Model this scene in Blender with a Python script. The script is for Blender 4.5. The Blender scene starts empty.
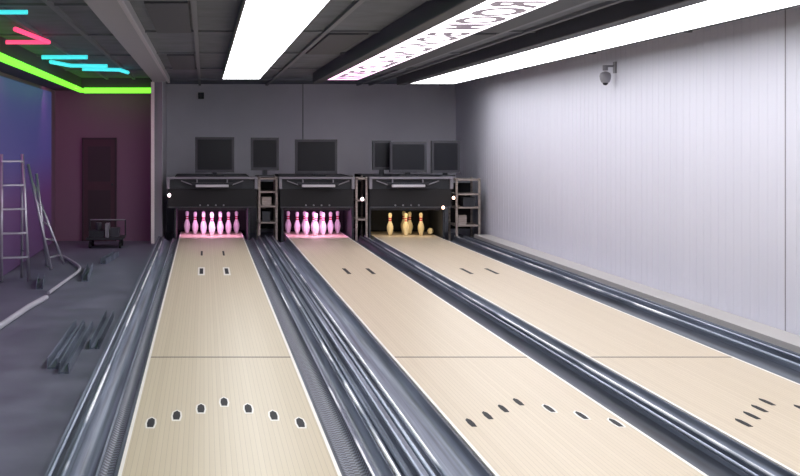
import bpy, bmesh, math, random
from mathutils import Vector, Matrix
random.seed(4)
D=bpy.data; S=bpy.context.scene
S.view_settings.view_transform='Standard'

# ------------------------------------------------------------ materials
def mat(name,col,rough=.6,metal=0,emit=None,es=0,spec=.5):
    m=D.materials.new(name); m.use_nodes=True
    b=m.node_tree.nodes['Principled BSDF']
    b.inputs['Base Color'].default_value=(*col,1)
    b.inputs['Roughness'].default_value=rough
    b.inputs['Metallic'].default_value=metal
    b.inputs['Specular IOR Level'].default_value=spec
    if emit:
        b.inputs['Emission Color'].default_value=(*emit,1)
        b.inputs['Emission Strength'].default_value=es
    return m
def nd(m,t,**k):
    n=m.node_tree.nodes.new(t)
    for a,v in k.items(): setattr(n,a,v)
    return n
def noise_col(m,scale,c1,c2,sc=5,rough=None,detail=4,lo=.3,hi=.7,bump=0):
    """noise driven base colour in object space, scale=vector stretch"""
    L=m.node_tree.links; b=m.node_tree.nodes['Principled BSDF']
    tc=nd(m,'ShaderNodeTexCoord'); mp=nd(m,'ShaderNodeMapping'); mp.inputs['Scale'].default_value=scale
    n=nd(m,'ShaderNodeTexNoise'); n.inputs['Scale'].default_value=sc; n.inputs['Detail'].default_value=detail
    r=nd(m,'ShaderNodeValToRGB'); r.color_ramp.elements[0].position=lo; r.color_ramp.elements[1].position=hi
    r.color_ramp.elements[0].color=(*c1,1); r.color_ramp.elements[1].color=(*c2,1)
    L.new(tc.outputs['Object'],mp.inputs[0]); L.new(mp.outputs[0],n.inputs['Vector'])
    L.new(n.outputs['Fac'],r.inputs[0]); L.new(r.outputs[0],b.inputs['Base Color'])
    if rough:
        q=nd(m,'ShaderNodeMapRange'); q.inputs['To Min'].default_value=rough[0]; q.inputs['To Max'].default_value=rough[1]
        L.new(n.outputs['Fac'],q.inputs[0]); L.new(q.outputs[0],b.inputs['Roughness'])
    if bump:
        bp=nd(m,'ShaderNodeBump'); bp.inputs['Strength'].default_value=bump; bp.inputs['Distance'].default_value=.01
        L.new(n.outputs['Fac'],bp.inputs['Height']); L.new(bp.outputs[0],b.inputs['Normal'])
    return m
def checker_col(m,c1,c2,scale):
    L=m.node_tree.links; b=m.node_tree.nodes['Principled BSDF']
    tc=nd(m,'ShaderNodeTexCoord'); mp=nd(m,'ShaderNodeMapping'); mp.inputs['Scale'].default_value=scale; mp.inputs['Rotation'].default_value=(0,0,0)
    k=nd(m,'ShaderNodeTexChecker'); k.inputs['Scale'].default_value=1; k.inputs['Color1'].default_value=(*c1,1); k.inputs['Color2'].default_value=(*c2,1)
    L.new(tc.outputs['Object'],mp.inputs[0]); L.new(mp.outputs[0],k.inputs['Vector']); L.new(k.outputs['Color'],b.inputs['Base Color'])
    return m

def lane_mat(name,ca,cb):
    m=mat(name,ca,.38,spec=.35); L=m.node_tree.links; b=m.node_tree.nodes['Principled BSDF']
    tc=nd(m,'ShaderNodeTexCoord'); sep=nd(m,'ShaderNodeSeparateXYZ'); L.new(tc.outputs['Object'],sep.inputs[0])
    # boards across x : 39 boards
    mul=nd(m,'ShaderNodeMath',operation='MULTIPLY'); mul.inputs[1].default_value=1/0.0273; L.new(sep.outputs[0],mul.inputs[0])
    fl=nd(m,'ShaderNodeMath',operation='FLOOR'); L.new(mul.outputs[0],fl.inputs[0])
    fr=nd(m,'ShaderNodeMath',operation='FRACT'); L.new(mul.outputs[0],fr.inputs[0])
    wn=nd(m,'ShaderNodeTexWhiteNoise',noise_dimensions='1D'); L.new(fl.outputs[0],wn.inputs['W'])
    mp=nd(m,'ShaderNodeMapping'); mp.inputs['Scale'].default_value=(50,.8,1); L.new(tc.outputs['Object'],mp.inputs[0])
    n=nd(m,'ShaderNodeTexNoise'); n.inputs['Scale'].default_value=1; n.inputs['Detail'].default_value=2; L.new(mp.outputs[0],n.inputs['Vector'])
    ad=nd(m,'ShaderNodeMath',operation='ADD'); L.new(wn.outputs['Value'],ad.inputs[0]); L.new(n.outputs['Fac'],ad.inputs[1])
    hf=nd(m,'ShaderNodeMath',operation='MULTIPLY'); hf.inputs[1].default_value=.5; L.new(ad.outputs[0],hf.inputs[0])
    mx=nd(m,'ShaderNodeMix',data_type='RGBA'); mx.inputs['A'].default_value=(*ca,1); mx.inputs['B'].default_value=(*cb,1); L.new(hf.outputs[0],mx.inputs['Factor'])
    lt=nd(m,'ShaderNodeMath',operation='LESS_THAN'); lt.inputs[1].default_value=.07; L.new(fr.outputs[0],lt.inputs[0])
    l2=nd(m,'ShaderNodeMath',operation='MULTIPLY'); l2.inputs[1].default_value=.45; L.new(lt.outputs[0],l2.inputs[0])
    m2=nd(m,'ShaderNodeMix',data_type='RGBA'); m2.inputs['B'].default_value=(.22,.17,.12,1); L.new(mx.outputs['Result'],m2.inputs['A']); L.new(l2.outputs[0],m2.inputs['Factor'])
    L.new(m2.outputs['Result'],b.inputs['Base Color'])
    return m

M={}
M['lane']=lane_mat('lane_maple',(.56,.48,.335),(.63,.55,.40))
M['lane2']=lane_mat('lane_pine',(.57,.475,.34),(.64,.545,.405))
M['edge']=mat('lane_edge',(.88,.85,.79),.4)
M['mark']=mat('mark_black',(.012,.012,.015),.6,spec=.2)
M['markw']=mat('mark_white',(.82,.80,.74),.5)
M['seam']=mat('seam',(.12,.09,.07),.6)
M['gut']=noise_col(mat('gutter_black',(.05,.06,.08),.5,.2,spec=.35),(25,.5,1),(.03,.037,.052),(.10,.12,.16),1,(.35,.6),3)
M['gut2']=noise_col(mat('gutter_grey',(.1,.12,.15),.5,.3,spec=.35),(40,.45,1),(.055,.068,.095),(.26,.30,.385),1,(.35,.55),3)  # pale noise streaks painted in as lamp reflections on the grey metal
M['grip']=checker_col(mat('gutter_grip',(.05,.06,.08),.5,.1),(.03,.034,.045),(.17,.19,.24),(38,38,1))
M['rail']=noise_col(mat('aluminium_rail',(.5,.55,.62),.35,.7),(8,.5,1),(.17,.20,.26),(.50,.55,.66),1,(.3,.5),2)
M['railw']=noise_col(mat('bright_rail',(.85,.88,.92),.3,.3),(2,.7,1),(.24,.28,.35),(.95,.97,1.0),1,(.3,.4),2,.45,.53)  # broken white stretches in the colour imitate lamp glints along the rail
M['dark']=mat('dark_metal',(.035,.038,.045),.5,.3)
M['black']=mat('black',(.008,.008,.01),.7)
M['screen']=mat('screen_glass',(.012,.013,.018),.25,spec=.3)
M['bezel']=mat('bezel',(.05,.05,.062),.5)
M['grey']=mat('grey_plastic',(.24,.23,.26),.5)
M['lgrey']=mat('light_grey',(.6,.58,.62),.5)
M['wood']=noise_col(mat('raw_wood',(.3,.24,.2),.7),(3,3,20),(.24,.20,.18),(.42,.36,.33),2)
M['floor']=noise_col(mat('concrete',(.1,.1,.12),.45),(1,1,1),(.095,.10,.145),(.175,.185,.24),2.2,(.35,.7),8,bump=.2)
M['app']=noise_col(mat('approach_wood',(.5,.4,.3),.35),(30,1,1),(.5,.42,.32),(.62,.54,.42),1)
M['ceil']=noise_col(mat('ceiling_black',(.05,.05,.055),.8),(1,1,1),(.12,.135,.16),(.165,.18,.215),3)
M['beam']=mat('ceiling_beam',(.17,.185,.215),.6)
M['panel']=mat('ceiling_duct',(.075,.083,.10),.7)
M['trunk']=mat('cable_trunk',(.06,.066,.08),.6)
M['beamL']=mat('header_beam',(.42,.42,.46),.6)
M['back']=noise_col(mat('back_wall',(.3,.29,.33),.8),(1,1,1),(.70,.69,.76),(.78,.77,.84),1)
M['lwall']=mat('left_room_wall',(.22,.13,.19),.8)
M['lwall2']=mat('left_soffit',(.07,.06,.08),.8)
M['door']=mat('door_paint',(.06,.024,.036),.6)
M['doorf']=mat('door_frame',(.035,.02,.028),.6)
M['chrome']=mat('chrome',(.5,.5,.56),.35,.7)
M['hose']=mat('grey_hose',(.5,.5,.56),.5)
M['lamp']=mat('lamp_panel',(1,1,1),.5,0,(.96,.97,1.0),5.9)
M['letters']=mat('lamp_lettering',(.25,.24,.27),.7,0,(.50,.40,.50),.38)
M['green']=mat('neon_green',(.2,1,.1),.5,0,(.20,1,.035),1.5)
M['cyan']=mat('neon_cyan',(.1,.9,1),.5,0,(.05,.62,.66),1.2)
M['red']=mat('neon_red',(1,.1,.25),.5,0,(1,.06,.18),1.4)
M['pinkl']=mat('pink_tube',(1,.5,.9),.5,0,(1,.35,.85),14)
M['warml']=mat('warm_tube',(1,.8,.5),.5,0,(1,.75,.4),5)
M['bulb']=mat('bulb',(1,1,1),.5,0,(1,.75,.8),12)
M['bulbw']=mat('bulb_warm',(1,1,1),.5,0,(1,.6,.4),8)
M['pin']=mat('pin_white',(.88,.85,.88),.3)
M['piny']=mat('pin_yellowed',(.85,.72,.42),.35)  # yellow base colour for the third lane's pins
M['stripe']=mat('pin_stripe',(.65,.03,.08),.4)
M['wbase']=mat('ledge',(.45,.43,.42),.6)

def ramp_emit(name,axis,stops,strength):
    m=mat(name,(.05,.05,.1),.5); L=m.node_tree.links; b=m.node_tree.nodes['Principled BSDF']
    tc=nd(m,'ShaderNodeTexCoord'); sep=nd(m,'ShaderNodeSeparateXYZ'); L.new(tc.outputs['Generated'],sep.inputs[0])
    r=nd(m,'ShaderNodeValToRGB'); e=r.color_ramp.elements
    e[0].position=stops[0][0]; e[0].color=(*stops[0][1],1); e[1].position=stops[-1][0]; e[1].color=(*stops[-1][1],1)
    for p,c in stops[1:-1]: x=e.new(p); x.color=(*c,1)
    L.new(sep.outputs[axis],r.inputs[0]); L.new(r.outputs[0],b.inputs['Emission Color']); b.inputs['Emission Strength'].default_value=strength
    return m
M['led']=ramp_emit('led_wall_gradient',2,[(0,(.03,.008,.03)),(.35,(.05,.012,.06)),(.6,(.035,.03,.13)),(1,(.03,.035,.14))],1.0)  # emission gradient standing in for blue and magenta light on the wall
M['lamppink']=ramp_emit('lamp_panel_pink',1,[(0,(1,.97,1)),(.6,(1,.92,.98)),(.85,(.7,.42,.6)),(1,(.5,.24,.4))],4.8)

def wall_panels():
    m=mat('right_wall_cladding',(.62,.62,.68),.6,spec=.3); L=m.node_tree.links; b=m.node_tree.nodes['Principled BSDF']
    tc=nd(m,'ShaderNodeTexCoord'); mp=nd(m,'ShaderNodeMapping'); mp.inputs['Scale'].default_value=(.3,.8,.3); L.new(tc.outputs['Object'],mp.inputs[0])
    n=nd(m,'ShaderNodeTexNoise'); n.inputs['Scale'].default_value=1.5; L.new(mp.outputs[0],n.inputs['Vector'])
    r=nd(m,'ShaderNodeValToRGB'); r.color_ramp.elements[0].color=(.64,.64,.73,1); r.color_ramp.elements[1].color=(.70,.70,.785,1)
    L.new(n.outputs['Fac'],r.inputs[0]); L.new(r.outputs[0],b.inputs['Base Color'])
    return m
M['rwall']=wall_panels()

# ------------------------------------------------------------ builder
class B:
    def __init__(s): s.bm=bmesh.new(); s.mats=[]
    def mi(s,k):
        if k not in s.mats: s.mats.append(k)
        return s.mats.index(k)
    def box(s,x0,x1,y0,y1,z0,z1,k,rot=None,piv=None):
        vs=[Vector((x,y,z)) for x in(x0,x1) for y in(y0,y1) for z in(z0,z1)]
        if rot: 
            p=Vector(piv) if piv else Vector(((x0+x1)/2,(y0+y1)/2,(z0+z1)/2))
            vs=[rot@(v-p)+p for v in vs]
        v=[s.bm.verts.new(a) for a in vs]; i=s.mi(k)
        for f in((0,1,3,2),(4,6,7,5),(0,4,5,1),(2,3,7,6),(0,2,6,4),(1,5,7,3)):
            q=s.bm.faces.new([v[j] for j in f]); q.material_index=i
    def cyl(s,p0,p1,r,k,n=12,r1=None):
        p0=Vector(p0);p1=Vector(p1); d=(p1-p0).normalized(); r1=r if r1 is None else r1
        a=d.orthogonal().normalized(); b=d.cross(a); i=s.mi(k)
        A=[s.bm.verts.new(p0+r*(a*math.cos(t)+b*math.sin(t))) for t in[2*math.pi*j/n for j in range(n)]]
        C=[s.bm.verts.new(p1+r1*(a*math.cos(t)+b*math.sin(t))) for t in[2*math.pi*j/n for j in range(n)]]
        for j in range(n):
            f=s.bm.faces.new((A[j],A[(j+1)%n],C[(j+1)%n],C[j])); f.material_index=i; f.smooth=True
        f=s.bm.faces.new(A[::-1]); f.material_index=i
        f=s.bm.faces.new(C); f.material_index=i
    def lathe(s,prof,mx,k,n=20,kf=None):
        """prof list (r,z); mx Matrix"""
        rings=[]
        for r,z in prof:
            rings.append([s.bm.verts.new(mx@Vector((r*math.cos(2*math.pi*j/n),r*math.sin(2*math.pi*j/n),z))) for j in range(n)])
        for a in range(len(rings)-1):
            kk=kf((prof[a][1]+prof[a+1][1])/2) if kf else k
            i=s.mi(kk)
            for j in range(n):
                f=s.bm.faces.new((rings[a][j],rings[a][(j+1)%n],rings[a+1][(j+1)%n],rings[a+1][j])); f.material_index=i; f.smooth=True
        f=s.bm.faces.new(rings[0][::-1]); f.material_index=s.mi(k)
        f=s.bm.faces.new(rings[-1]); f.material_index=s.mi(k)
    def prof(s,pts,y0,y1,ks,zb=None,smooth=False):
        """extrude open x/z profile along y; ks one key per segment"""
        A=[s.bm.verts.new((x,y0,z)) for x,z in pts]; C=[s.bm.verts.new((x,y1,z)) for x,z in pts]
        for j in range(len(pts)-1):
            f=s.bm.faces.new((A[j],A[j+1],C[j+1],C[j])); f.material_index=s.mi(ks[j] if isinstance(ks,list) else ks); f.smooth=smooth
    def poly(s,pts,z0,z1,k):
        i=s.mi(k)
        A=[s.bm.verts.new((x,y,z0)) for x,y in pts]; C=[s.bm.verts.new((x,y,z1)) for x,y in pts]; n=len(pts)
        for j in range(n):
            f=s.bm.faces.new((A[j],A[(j+1)%n],C[(j+1)%n],C[j])); f.material_index=i
        f=s.bm.faces.new(A[::-1]); f.material_index=i
        f=s.bm.faces.new(C); f.material_index=i
    def done(s,name,parent=None,bevel=0,origin=None,recalc=True):
        if recalc: bmesh.ops.recalc_face_normals(s.bm,faces=s.bm.faces)
        if origin is not None:
            bmesh.ops.translate(s.bm,verts=s.bm.verts,vec=-Vector(origin))
        me=D.meshes.new(name); s.bm.to_mesh(me); s.bm.free()
        for k in s.mats: me.materials.append(M[k])
        o=D.objects.new(name,me); S.collection.objects.link(o)
        if origin is not None: o.location=origin
        if bevel:
            b=o.modifiers.new('bevel','BEVEL'); b.width=bevel; b.segments=2; b.limit_method='ANGLE'; b.use_clamp_overlap=True
        if parent: 
            o.parent=parent
            o.matrix_parent_inverse=Matrix.Translation(-parent.location)
        return o
def empty(name,loc=(0,0,0)):
    e=D.objects.new(name,None); e.location=loc; S.collection.objects.link(e); e.empty_display_size=.2
    return e
def tube(name,pts,r,k,parent=None,smooth=False):
    c=D.curves.new(name,'CURVE'); c.dimensions='3D'; c.bevel_depth=r; c.bevel_resolution=3; c.use_fill_caps=True
    sp=c.splines.new('NURBS' if smooth else 'POLY'); sp.points.add(len(pts)-1)
    for q,p in zip(sp.points,pts): q.co=(*p,1)
    if smooth: sp.use_endpoint_u=True; sp.order_u=3
    c.materials.append(M[k]); o=D.objects.new(name,c); S.collection.objects.link(o)
    if parent: o.parent=parent; o.matrix_parent_inverse=Matrix.Translation(-parent.location)
    return o

FZ=-.12; CZ=2.66; BY=23.7; LBY=21.7; RX=4.72; LX=-2.55; NY=-3.0
# ------------------------------------------------------------ room shell
b=B(); b.box(LX-.1,RX+.1,NY-.1,BY+.1,FZ-.1,FZ,'floor'); b.done('floor')
b=B(); b.box(LX-.1,RX+.1,NY-.1,BY+.1,CZ,CZ+.1,'ceil'); b.done('ceiling')
b=B(); b.box(-.87,RX,BY,BY+.1,FZ,CZ,'back')
b.box(1.845,1.86,BY-.012,BY,FZ,CZ,'beam'); b.done('wall_back')
b=B(); b.box(LX,-.87,LBY,LBY+.1,FZ,CZ,'lwall'); b.done('wall_back_left')
b=B(); b.box(LX-.1,LX,NY,LBY+.1,FZ,CZ,'lwall'); b.done('wall_left')
b=B(); b.box(LX-.1,RX+.1,NY-.1,NY,FZ,CZ,'back'); b.done('wall_front')
# ribbed cladding wall (real grooves)
b=B(); y=NY
bm=b.bm; i=b.mi('rwall')
prof=[]
while y<BY:
    g=.0045; w=.02
    prof+= [(RX,y),(RX,y+.17-w),(RX+g,y+.17-w*.6),(RX+g,y+.17-w*.3)]
    y+=.17
prof.append((RX,BY+.05))
A=[bm.verts.new((x,y,FZ)) for x,y in prof]; C=[bm.verts.new((x,y,CZ)) for x,y in prof]
for j in range(len(A)-1): f=bm.faces.new((A[j],C[j],C[j+1],A[j+1])); f.material_index=i
b.box(RX+.02,RX+.1,NY,BY+.1,FZ,CZ,'rwall')
b.box(RX-.003,RX+.012,10.262,10.275,FZ,CZ,'grey')
b.done('wall_right',recalc=False)
# left pillar / partition stub and header beam
b=B(); b.box(-.87,-.70,21.2,BY,FZ,CZ,'back'); b.box(-.885,-.83,21.12,21.2,FZ,CZ-.08,'edge'); b.box(-.83,-.70,21.185,21.2,FZ,CZ-.08,'grey'); b.done('wall_partition')
b=B(); b.box(-.85,-.57,NY,21.11,CZ-.075,CZ,'beamL'); b.box(-.60,-.57,NY,21.11,CZ-.10,CZ-.075,'lgrey'); b.done('trim_1')
b=B(); b.box(LX,-2.07,NY,LBY,CZ-.2,CZ,'lwall2'); b.box(-2.07,-.87,LBY-.35,LBY,CZ-.2,CZ,'lwall2'); b.done('trim_2')
# ceiling grid
b=B()
for yy in [1,4,7,9.4,12.2,15.2,18.4,21.6]:
    b.box(-.57,RX-.01,yy,yy+.06,CZ-.02,CZ,'beam')
    b.box(-2.07,-.85,yy+.4,yy+.46,CZ-.02,CZ,'beam')
for xx in [-.1,1.15,2.85,3.08,4.4]:
    b.box(xx,xx+.045,NY+.01,BY-.01,CZ-.03,CZ,'beam')
for xx in [-1.2,-1.65]: b.box(xx,xx+.04,NY+.01,LBY-.36,CZ-.03,CZ,'beam')
for (xa,xb,ya,yb) in [(-.45,-.12,9.5,12.1),(1.22,1.6,12.3,15.1),(1.22,1.6,7.1,9.3),(-.45,-.12,15.3,18.3),(2.5,2.84,12.3,18.3),(2.5,2.84,7.1,12.1),(-.45,-.12,4.1,6.9)]:
    b.box(xa,xb,ya,yb,CZ-.035,CZ,'panel')
b.done('ceiling_grid')
b=B(); b.box(LX+.001,LX+.03,11.0,20.9,FZ+.02,2.40,'led'); b.done('led_wall_screen')  # added glowing sheet that imitates the coloured light on the left wall
# door
dy=LBY-.001
b=B(); b.box(-2.06,-1.53,dy-.03,dy,FZ,1.62,'door')
b.box(-2.09,-2.06,dy-.05,dy,FZ,1.65,'doorf'); b.box(-1.53,-1.50,dy-.05,dy,FZ,1.65,'doorf'); b.box(-2.09,-1.50,dy-.05,dy,1.62,1.65,'doorf')
b.box(-1.99,-1.60,dy-.034,dy-.03,.9,1.5,'doorf'); b.box(-1.99,-1.60,dy-.034,dy-.03,.05,.75,'doorf'); b.cyl((-1.57,dy-.08,.85),(-1.57,dy-.03,.85),.02,'dark'); b.done('door_1')

# ------------------------------------------------------------ lanes
LANES=[(-.41,.655,'lane'),(1.385,2.395,'lane2'),(2.83,3.90,'lane2')]
LY0,LY1=3.1,22.25
for n,(x0,x1,k) in enumerate(LANES):
    cx=(x0+x1)/2; w=x1-x0
    e=empty('bowling_lane',(cx,LY0,0))
    b=B(); b.box(x0+.018,x1-.018,LY0,LY1,FZ,0,k); b.done('lane_bed',e,origin=(x0,0,0))
    b=B(); b.box(x0,x0+.018,LY0,LY1,FZ,.0015,'edge'); b.box(x1-.018,x1,LY0,LY1,FZ,.0015,'edge'); b.done('lane_edge_strips',e)
    b=B()
    b.box(x0+.018,x1-.018,9.30,9.33,0,.0012,'seam'); b.box(x0+.018,x1-.018,LY0,LY0+.03,0,.0012,'mark')
    # target arrows
    for j in range(-3,4):
        ax=cx+(0,.025,.065)[n]+j*w*(.132 if n==0 else .135 if n==1 else .12); ay=7.72-abs(j)*.19
        def arrow(s,z,kk,t=1):
            b.poly([(ax-.018*s,ay-.10*s*t),(ax+.018*s,ay-.10*s*t),(ax+.024*s,ay-.02*s*t),(ax+.020*s,ay+.06*s*t),(ax,ay+.10*s*t),(ax-.020*s,ay+.06*s*t),(ax-.024*s,ay-.02*s*t)],0,z,kk)
        if n==0:
            arrow(1.35,.001,'markw',1.1); arrow(.92,.0016,'mark',1.3)
        else:
            if n==1 and j>0: arrow(1.25,.001,'markw')
            arrow(.78,.0016,'mark',1.35)
    # down-lane marks
    for sx in(-1,1):
        mx=cx+sx*w*.145
        if n==0: b.poly([(mx-.042,15.0),(mx+.042,15.0),(mx+.042,15.95),(mx-.042,15.95)],0,.001,'markw')
        b.poly([(mx-.022,15.15),(mx+.022,15.15),(mx+.022,15.8),(mx-.022,15.8)],0,.0016,'mark')
        if n==0: b.poly([(mx-.014,17.6),(mx+.014,17.6),(mx+.014,18.3),(mx-.014,18.3)],0,.0016,'mark')
    b.done('lane_markings',e)

def arc(xa,xb,depth,z=0,n=8):
    return [(xa+(xb-xa)*(1-math.cos(math.pi*j/n))/2, z-depth*math.sin(math.pi*j/n)) for j in range(n+1)]
GY0,GY1=3.1,20.86
def gutter(name,segs,x0,x1):
    b=B()
    for s in segs:
        t=s[0]
        if t=='arc': b.prof(arc(s[1],s[2],s[3],s[4]),GY0,GY1,s[5],smooth=True)
        elif t=='box': b.box(s[1],s[2],GY0,GY1,s[3],s[4],s[5])
        elif t=='tube': b.cyl((s[1],GY0,s[2]),(s[1],GY1,s[2]),s[3],s[4],10)
    b.box(x0,x1,GY0,GY1,FZ,FZ+.02,'dark')
    return b.done(name,recalc=False)
# left single gutter
gutter('bowling_gutter',[
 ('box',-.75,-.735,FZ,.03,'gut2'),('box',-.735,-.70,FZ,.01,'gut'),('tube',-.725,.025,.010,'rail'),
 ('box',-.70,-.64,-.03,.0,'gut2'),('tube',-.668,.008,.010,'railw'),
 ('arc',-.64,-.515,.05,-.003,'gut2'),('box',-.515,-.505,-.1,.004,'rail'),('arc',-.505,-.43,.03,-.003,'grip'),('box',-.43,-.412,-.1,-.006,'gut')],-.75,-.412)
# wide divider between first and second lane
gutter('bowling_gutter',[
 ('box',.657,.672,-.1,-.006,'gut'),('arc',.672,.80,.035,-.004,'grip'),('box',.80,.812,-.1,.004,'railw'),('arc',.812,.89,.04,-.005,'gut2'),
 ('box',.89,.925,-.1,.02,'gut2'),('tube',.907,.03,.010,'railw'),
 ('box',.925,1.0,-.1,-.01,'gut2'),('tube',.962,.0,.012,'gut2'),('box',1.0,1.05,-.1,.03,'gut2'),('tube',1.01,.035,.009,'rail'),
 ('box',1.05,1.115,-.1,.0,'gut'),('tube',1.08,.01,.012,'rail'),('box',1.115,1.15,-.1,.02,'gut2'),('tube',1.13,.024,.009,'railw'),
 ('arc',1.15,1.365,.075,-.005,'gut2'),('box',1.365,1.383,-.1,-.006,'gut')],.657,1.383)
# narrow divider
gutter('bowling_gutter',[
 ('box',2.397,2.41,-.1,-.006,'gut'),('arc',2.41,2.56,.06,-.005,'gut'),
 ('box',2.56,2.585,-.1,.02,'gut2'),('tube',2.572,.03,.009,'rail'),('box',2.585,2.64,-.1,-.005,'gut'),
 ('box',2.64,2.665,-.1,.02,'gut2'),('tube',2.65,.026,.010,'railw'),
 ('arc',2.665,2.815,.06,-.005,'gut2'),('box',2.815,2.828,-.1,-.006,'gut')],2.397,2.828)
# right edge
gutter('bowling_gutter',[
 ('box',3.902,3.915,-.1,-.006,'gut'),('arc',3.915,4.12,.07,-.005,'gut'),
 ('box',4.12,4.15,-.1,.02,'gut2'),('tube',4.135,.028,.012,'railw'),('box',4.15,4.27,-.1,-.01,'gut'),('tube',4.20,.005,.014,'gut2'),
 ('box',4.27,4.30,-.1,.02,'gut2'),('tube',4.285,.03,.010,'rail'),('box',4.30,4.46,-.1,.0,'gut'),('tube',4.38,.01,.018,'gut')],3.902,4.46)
b=B(); b.box(4.46,RX-.005,NY+.05,20.86,FZ,.05,'wbase'); b.done('baseboard_right')
# approach
b=B(); b.box(-.75,4.455,NY+.05,3.095,FZ,-.002,'app'); b.done('floor_approach')

# ------------------------------------------------------------ pins
PP=[(.0255,0),(.030,.01),(.037,.035),(.047,.07),(.053,.105),(.055,.125),(.052,.155),(.042,.19),(.031,.215),(.0245,.24),(.0225,.26),(.0228,.275),(.025,.295),(.029,.32),(.031,.34),(.030,.358),(.0245,.37),(.014,.379),(.003,.381)]
def pins(name,pos,k,fallen=()):
    b=B()
    kf=lambda z: 'stripe' if (.245<z<.262 or .28<z<.297) else k
    for x,y in pos: b.lathe(PP,Matrix.Translation((x,y,.0005)),k,20,kf)
    for x,y,a in fallen:
        b.lathe(PP,Matrix.Translation((x,y,.057))@Matrix.Rotation(a,4,'Z')@Matrix.Rotation(math.radians(87),4,'Y'),k,20,kf)
    return b.done(name)
def rack(cx,y0):
    r=[]
    for row in range(4):
        for j in range(row+1): r.append((cx+(j-row/2)*.285,y0+row*.2))
    return r
pins('bowling_pins',rack(.135,21.3),'pin')
pins('bowling_pins',rack(1.885,21.3),'pin')
pins('bowling_pins',[(3.14,21.35),(3.40,21.3),(3.52,21.65),(3.46,21.9),(3.67,21.4)],'piny',[(3.82,21.35,math.radians(80))])

# ------------------------------------------------------------ pinsetters
def pinsetter(cx,w,pk,lampcol,e_w,ml,mr,ty=21.0):
    """machine front: legs, hood mask, V tray, pit box, curtain, lamp"""
    e=empty('pinsetter',(cx,ty,0))
    h=w/2+.06; xl=cx-h-ml; xr=cx+h+mr
    b=B()
    for s in(-1,1):
        xa,xb=sorted((cx+s*h,cx+s*(h+.035)))
        b.box(xa,xb,ty,ty+2.0,FZ,1.0,'dark')           # side plates
    b.box(xl+.02,xr-.02,ty-.06,ty,.50,.80,'black')  # mask
    b.box(xl+.02,xr-.02,ty-.075,ty-.06,.485,.505,'bezel')
    b.box(cx-h-.035,cx+h+.035,ty,ty+2.0,.95,1.0,'dark')   # roof
    b.box(cx-h-.035,cx+h+.035,ty+1.95,ty+2.0,FZ,1.0,'black')
    b.done('housing',e,bevel=.004)
    b=B()
    b.box(xl,xr,ty-.12,ty+.1,.965,1.0,'grey')  # top rail
    b.box(xl,xl+.05,ty-.1,ty+.05,.80,.965,'grey'); b.box(xr-.05,xr,ty-.1,ty+.05,.80,.965,'grey')
    b.box(cx-.34,cx+.34,ty-.16,ty-.06,.87,.905,'dark')
    b.box(cx-.27,cx+.27,ty-.22,ty-.12,.835,.875,'lgrey')
    for s in(-1,1):
        b.box(cx+s*.42-.10,cx+s*.42+.10,ty-.14,ty-.08,.895,.91,'grey',Matrix.Rotation(-s*.35,3,'Y'))
        b.cyl((cx+s*.25,ty-.1,.87),(cx+s*.25,ty-.1,.96),.012,'grey')
    for j in range(4): b.cyl((cx-.2+j*.13,ty-.08,.53),(cx-.2+j*.13,ty-.06,.53),.015,'grey',8)
    b.box(xl+.05,xr-.05,ty-.03,ty+.02,.78,.96,'dark')
    b.done('front_rail',e,bevel=.003)
    b=B(); b.box(cx-h,cx+h,ty+1.3,ty+1.33,.02,.55,'black')
    b.cyl((cx-h,ty+1.3,.58),(cx+h,ty+1.3,.58),.03,'dark'); b.done('curtain',e)
    b=B(); b.box(cx-h+.02,cx+h-.02,ty+.05,ty+.09,.44,.50,'bezel'); b.done('sweep_bar',e)
    b=B(); b.cyl((cx-.45,ty+.14,.52),(cx+.45,ty+.14,.52),.014,lampcol); b.done('deck_lamp',e)
    l=D.lights.new('deck_light','AREA'); l.shape='RECTANGLE'; l.size=.9; l.size_y=.06; l.energy=e_w; l.color=pk
    o=D.objects.new('deck_light',l); S.collection.objects.link(o); o.parent=e; o.location=(0,.12,.49); o.rotation_euler=(math.radians(18),0,0)
    return e
pinsetter(.135,1.065,(1,.42,.85),'pinkl',9,.16,.16)
pinsetter(1.885,1.01,(1,.42,.85),'pinkl',9,.08,.04)
pinsetter(3.365,1.07,(1,.78,.5),'warml',2.6,.04,.16)
for (x,y,z,k) in [(-.57,20.80,.70,'bulb'),(2.60,20.80,.64,'bulb'),(4.10,20.80,.66,'bulbw'),(3.93,20.80,.50,'bulbw')]:
    b=B(); mx=Matrix.Translation((x,y-.02,z))
    b.lathe([(.004,-.026),(.018,-.02),(.025,0),(.018,.02),(.004,.026)],mx,k,12)
    b.cyl((x,y,z),(x,y+.075,z),.014,'dark'); b.done('indicator_lamp')
# wooden racks between machines
def shelf(x0,x1,y0=20.95,y1=21.6,zt=1.0,shelves=(.25,.52,.76,.98)):
    b=B(); t=.035
    for x in(x0,x1-t):
        for y in(y0,y1-t): b.box(x,x+t,y,y+t,FZ,zt,'wood')
    for z in shelves: b.box(x0,x1,y0,y1,z-.025,z,'wood')
    b.box(x0,x1,y1-.02,y1,.1,zt-.1,'black')
    return b
b=shelf(.90,1.22); b.box(.96,1.12,21.0,21.2,.52,.66,'wood'); b.box(.97,1.1,21.0,21.2,.25,.42,'dark'); b.done('storage_rack',bevel=.003)
b=shelf(4.17,4.58,zt=.98,shelves=(.2,.5,.72,.96)); b.box(4.3,4.5,21.0,21.25,.5,.66,'dark'); b.box(4.22,4.36,21.0,21.2,.2,.36,'wood'); b.done('storage_rack',bevel=.003)
b=shelf(2.51,2.71,shelves=(.3,.62,.98)); b.done('storage_rack',bevel=.003)
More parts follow.
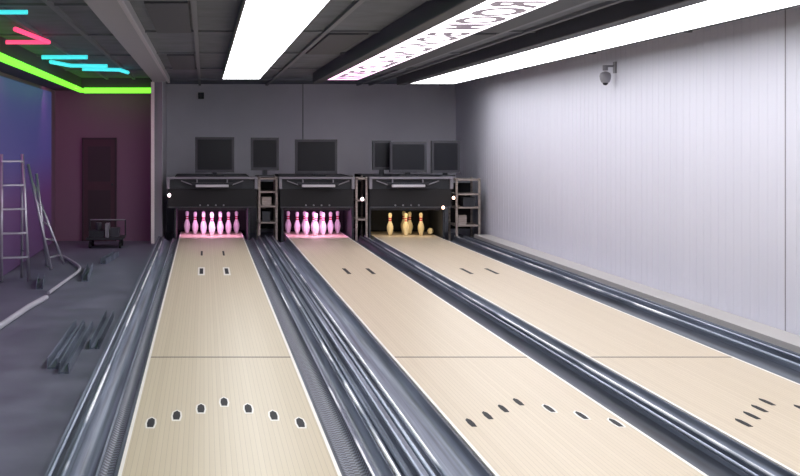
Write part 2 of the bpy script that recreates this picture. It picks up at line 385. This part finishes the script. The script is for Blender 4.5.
# monitors
def monitor(x0,x1,z0,z1,y=21.35):
    b=B(); cx=(x0+x1)/2
    b.box(x0,x1,y,y+.10,z0,z1,'bezel'); b.box(x0+.04,x1-.04,y-.006,y,z0+.05,z1-.04,'screen')
    b.box(cx-.12,cx+.12,y+.10,y+.16,z0+.1,z1-.1,'dark')
    b.box(cx-.04,cx+.04,y+.04,y+.09,1.004,z0+.01,'dark'); b.box(cx-.16,cx+.16,y-.03,y+.16,1.002,1.017,'dark')
    b.done('monitor',bevel=.008)
monitor(-.15,.51,1.06,1.66); monitor(.79,1.26,1.10,1.65,21.3); monitor(1.54,2.25,1.04,1.62)
monitor(3.14,3.76,1.06,1.58); monitor(3.86,4.34,1.05,1.60,21.45)
monitor(2.88,3.20,1.1,1.60,21.6)
b=B(); b.box(-.11,-.0,BY-.08,BY,2.38,2.50,'dark'); b.cyl((-.055,BY-.12,2.44),(-.055,BY-.08,2.44),.03,'bezel'); b.done('wall_speaker',bevel=.005)

# ------------------------------------------------------------ ceiling lights
def clight(x0,x1,y0,y1,k,z=2.54):
    b=B(); b.box(x0,x1,y0,y1,z,z+.012,k)
    b.box(x0-.015,x1+.015,y0-.015,y1+.015,z+.012,z+.05,'bezel')
    for s in(x0-.015,x1): b.box(s,s+.015,y0-.015,y1+.015,z-.003,z+.012,'bezel')
    yy=y0+.5
    while yy<y1:
        for s in(x0+.05,x1-.05): b.cyl((s,yy,z+.04),(s,yy,CZ-.0),.008,'chrome',6)
        yy+=3
    return b.done('ceiling_light',origin=(x0,y0,z))
clight(.285,.845,1.5,19.3,'lamp')
L2=clight(1.90,2.38,1.5,19.6,'lamppink')
clight(3.40,4.13,1.5,20.9,'lamp')
b=B(); b.box(1.70,1.84,NY+.1,19.8,2.50,CZ,'trunk'); b.box(3.20,3.34,NY+.1,21.0,2.52,CZ,'trunk'); b.done('cable_trunking',bevel=.01)
# reversed lettering on the second light diffuser
tcv=D.curves.new('lettering','FONT'); tcv.body='GAME ROOM BOWLING ALLEY ENTRY'; tcv.size=.50; tcv.extrude=.001; tcv.offset=.014
to=D.objects.new('lettering',tcv); S.collection.objects.link(to); tcv.materials.append(M['letters'])
bpy.context.view_layer.update()
sc=13.0/to.dimensions.x
to.parent=L2; to.location=(.43,4.8,-.003)
to.rotation_euler=(0,0,math.radians(90)); to.scale=(sc,1,1)

# ------------------------------------------------------------ neon
b=B(); b.box(-2.09,-2.02,4,LBY-.36,CZ-.25,CZ-.19,'green'); b.box(-2.02,-.89,LBY-.42,LBY-.355,CZ-.26,CZ-.17,'green'); b.done('neon_light_strip')
nz=CZ-.06
def neon(name,k,lines,r=.018):
    e=empty(name,(lines[0][0][0],lines[0][0][1],nz))
    for i,l in enumerate(lines):
        tube('tube_%d'%(i+1),[(x,y,nz) for x,y in l],r,k,e)
neon('neon_sign','cyan',[[(-1.95,15.2),(-1.40,15.2)],[(-1.95,16.1),(-1.78,16.9),(-1.30,17.0)],[(-1.7,17.7),(-1.2,17.9),(-1.12,18.6)]],.026)
neon('neon_sign','red',[[(-2.02,12.9),(-1.58,12.9),(-1.70,11.4)]],.022)
neon('neon_sign','cyan',[[(-1.68,9.9),(-1.38,9.9)]],.018)
def area(name,loc,rot,sx,sy,en,col):
    l=D.lights.new(name,'AREA'); l.shape='RECTANGLE'; l.size=sx; l.size_y=sy; l.energy=en; l.color=col
    o=D.objects.new(name,l); S.collection.objects.link(o); o.location=loc; o.rotation_euler=rot; return o
area('magenta_wash_lamp',(-2.0,19.8,2.38),(math.radians(35),0,0),.8,.2,7,(1,.15,.7))
area('magenta_wash_lamp',(-2.3,14,2.40),(0,math.radians(0),0),.2,4,7,(1,.15,.7))
area('blue_wash_lamp',(-2.3,10,2.40),(0,math.radians(0),0),.2,4,4,(.5,.3,1))
area('room_lamp',(-1.4,6,2.58),(0,0,0),.5,6,16,(.85,.9,1))

# ------------------------------------------------------------ left room clutter
def ladder(name,base,width,height,lean,yaw,k='chrome'):
    e=empty(name,base); b=B()
    R=Matrix.Rotation(yaw,3,'Z')
    def T(x,y,z): v=R@Vector((x,y,z)); return (base[0]+v.x,base[1]+v.y,base[2]+v.z)
    for s in(-1,1):
        b.cyl(T(s*width/2,0,.0),T(s*width*.38,lean,height),.022,k,8)
        b.cyl(T(s*width/2,lean*2.1,.0),T(s*width*.38,lean*1.02,height),.018,k,8)
        b.cyl(T(s*width/2,0,.35),T(s*width/2,lean*2,.35),.008,k,6)
    n=int(height/.28)
    for j in range(1,n+1):
        t=j/(n+.3); wd=width*(.5-.12*t)
        b.box(-wd,wd,-.03,.03,-.01,.01,k)
        b.bm.verts.ensure_lookup_table()
        for v in b.bm.verts[-8:]: v.co=Vector(T(v.co.x,v.co.y+lean*t,v.co.z+height*t))
    b.done('frame',e)
ladder('step_ladder',(-2.30,15.4,FZ),.34,1.55,.20,.35)
# metal frames leaning on the wall
b=B()
def q(p0,p1,r=.022): b.cyl(p0,p1,r,'chrome',8)
q((-2.02,16.7,FZ+.02),(-2.36,16.95,1.28)); q((-1.94,17.5,FZ+.02),(-2.40,17.7,1.0)); q((-2.12,17.1,FZ+.02),(-2.28,17.2,1.15))
for t in(.12,.3,.48,.66,.84):
    q((-2.02-.34*t,16.7+.25*t,FZ+1.38*t),(-1.94-.46*t,17.5+.2*t,FZ+1.12*t),.014)
b.done('metal_frame')
tube('flexible_hose',[(-1.95,10.6,FZ+.03),(-1.86,11.4,FZ+.03),(-1.78,12.8,FZ+.03),(-1.70,13.6,FZ+.03)],.03,'hose')
tube('flexible_hose',[(-1.72,14.0,FZ+.03),(-1.66,15.5,FZ+.03),(-1.60,16.5,FZ+.03),(-1.75,17.4,FZ+.03),(-2.10,18.6,FZ+.03)],.02,'hose',smooth=True)
def channel(p,ang,L_,name='metal_channel'):
    b=B(); R=Matrix.Rotation(ang,3,'Z')
    pts=[(-.04,.08),(-.04,0),(.04,0),(.04,.08),(.03,.08),(.03,.012),(-.03,.012),(-.03,.08)]
    A=[b.bm.verts.new(Vector(p)+R@Vector((x,0,z))) for x,z in pts]; C=[b.bm.verts.new(Vector(p)+R@Vector((x,L_,z))) for x,z in pts]
    i=b.mi('gut2')
    for j in range(8):
        f=b.bm.faces.new((A[j],A[(j+1)%8],C[(j+1)%8],C[j])); f.material_index=i
    b.bm.faces.new(A).material_index=i; b.bm.faces.new(C[::-1]).material_index=i
    b.done(name)
channel((-1.03,9.3,FZ),.01,2.2); channel((-1.14,9.5,FZ),.0,2.1); channel((-.90,10.4,FZ),.005,1.8)
channel((-1.45,15.4,FZ),.05,1.6); channel((-1.40,17.6,FZ),-.08,1.2); channel((-1.9,14.6,FZ),.1,1.0)
# low cluttered trolley near the door
b=B()
b.box(-1.88,-1.28,20.1,20.8,.02,.05,'dark'); 
for x in(-1.82,-1.34):
    for y in(20.2,20.7): b.cyl((x-.02,y,FZ+.05),(x+.02,y,FZ+.05),.05,'black',14); b.box(x-.012,x+.012,y-.02,y+.02,FZ+.05,.02,'dark')
b.box(-1.84,-1.6,20.2,20.6,.05,.16,'dark'); b.box(-1.5,-1.36,20.25,20.5,.05,.2,'bezel'); b.cyl((-1.7,20.4,.16),(-1.7,20.4,.28),.05,'bezel')
b.box(-1.58,-1.52,20.2,20.5,.05,.27,'grey')
b.cyl((-1.87,20.75,.05),(-1.87,20.75,.3),.012,'dark',8); b.cyl((-1.29,20.75,.05),(-1.29,20.75,.3),.012,'dark',8); b.cyl((-1.87,20.75,.3),(-1.29,20.75,.3),.012,'grey',8)
b.done('equipment_trolley',bevel=.004)

# ------------------------------------------------------------ security camera on right wall
b=B(); y=14.5
b.box(RX-.02,RX-.001,y-.04,y+.04,2.37,2.50,'grey'); b.cyl((RX-.02,y,2.45),(RX-.12,y,2.45),.012,'grey',8)
b.cyl((RX-.12,y,2.46),(RX-.12,y,2.40),.03,'grey',12)
b.lathe([(.01,-.09),(.045,-.075),(.06,-.04),(.065,0),(.055,.03),(.03,.045),(.01,.05)],Matrix.Translation((RX-.12,y,2.34)),'grey',18)
b.lathe([(.005,-.035),(.02,-.03),(.03,-.015),(.032,0)],Matrix.Translation((RX-.12,y-.0,2.265)),'black',14)
b.done('security_camera')

# ------------------------------------------------------------ world + camera
w=D.worlds.new('world'); S.world=w; w.use_nodes=True
w.node_tree.nodes['Background'].inputs[0].default_value=(.3,.32,.4,1); w.node_tree.nodes['Background'].inputs[1].default_value=.1
c=D.cameras.new('camera'); c.lens=1265/800*36; c.sensor_width=36; c.shift_x=.245; c.shift_y=-.121
co=D.objects.new('camera',c); S.collection.objects.link(co); co.location=(0,0,1.59); co.rotation_euler=(math.radians(90),0,0); S.camera=co
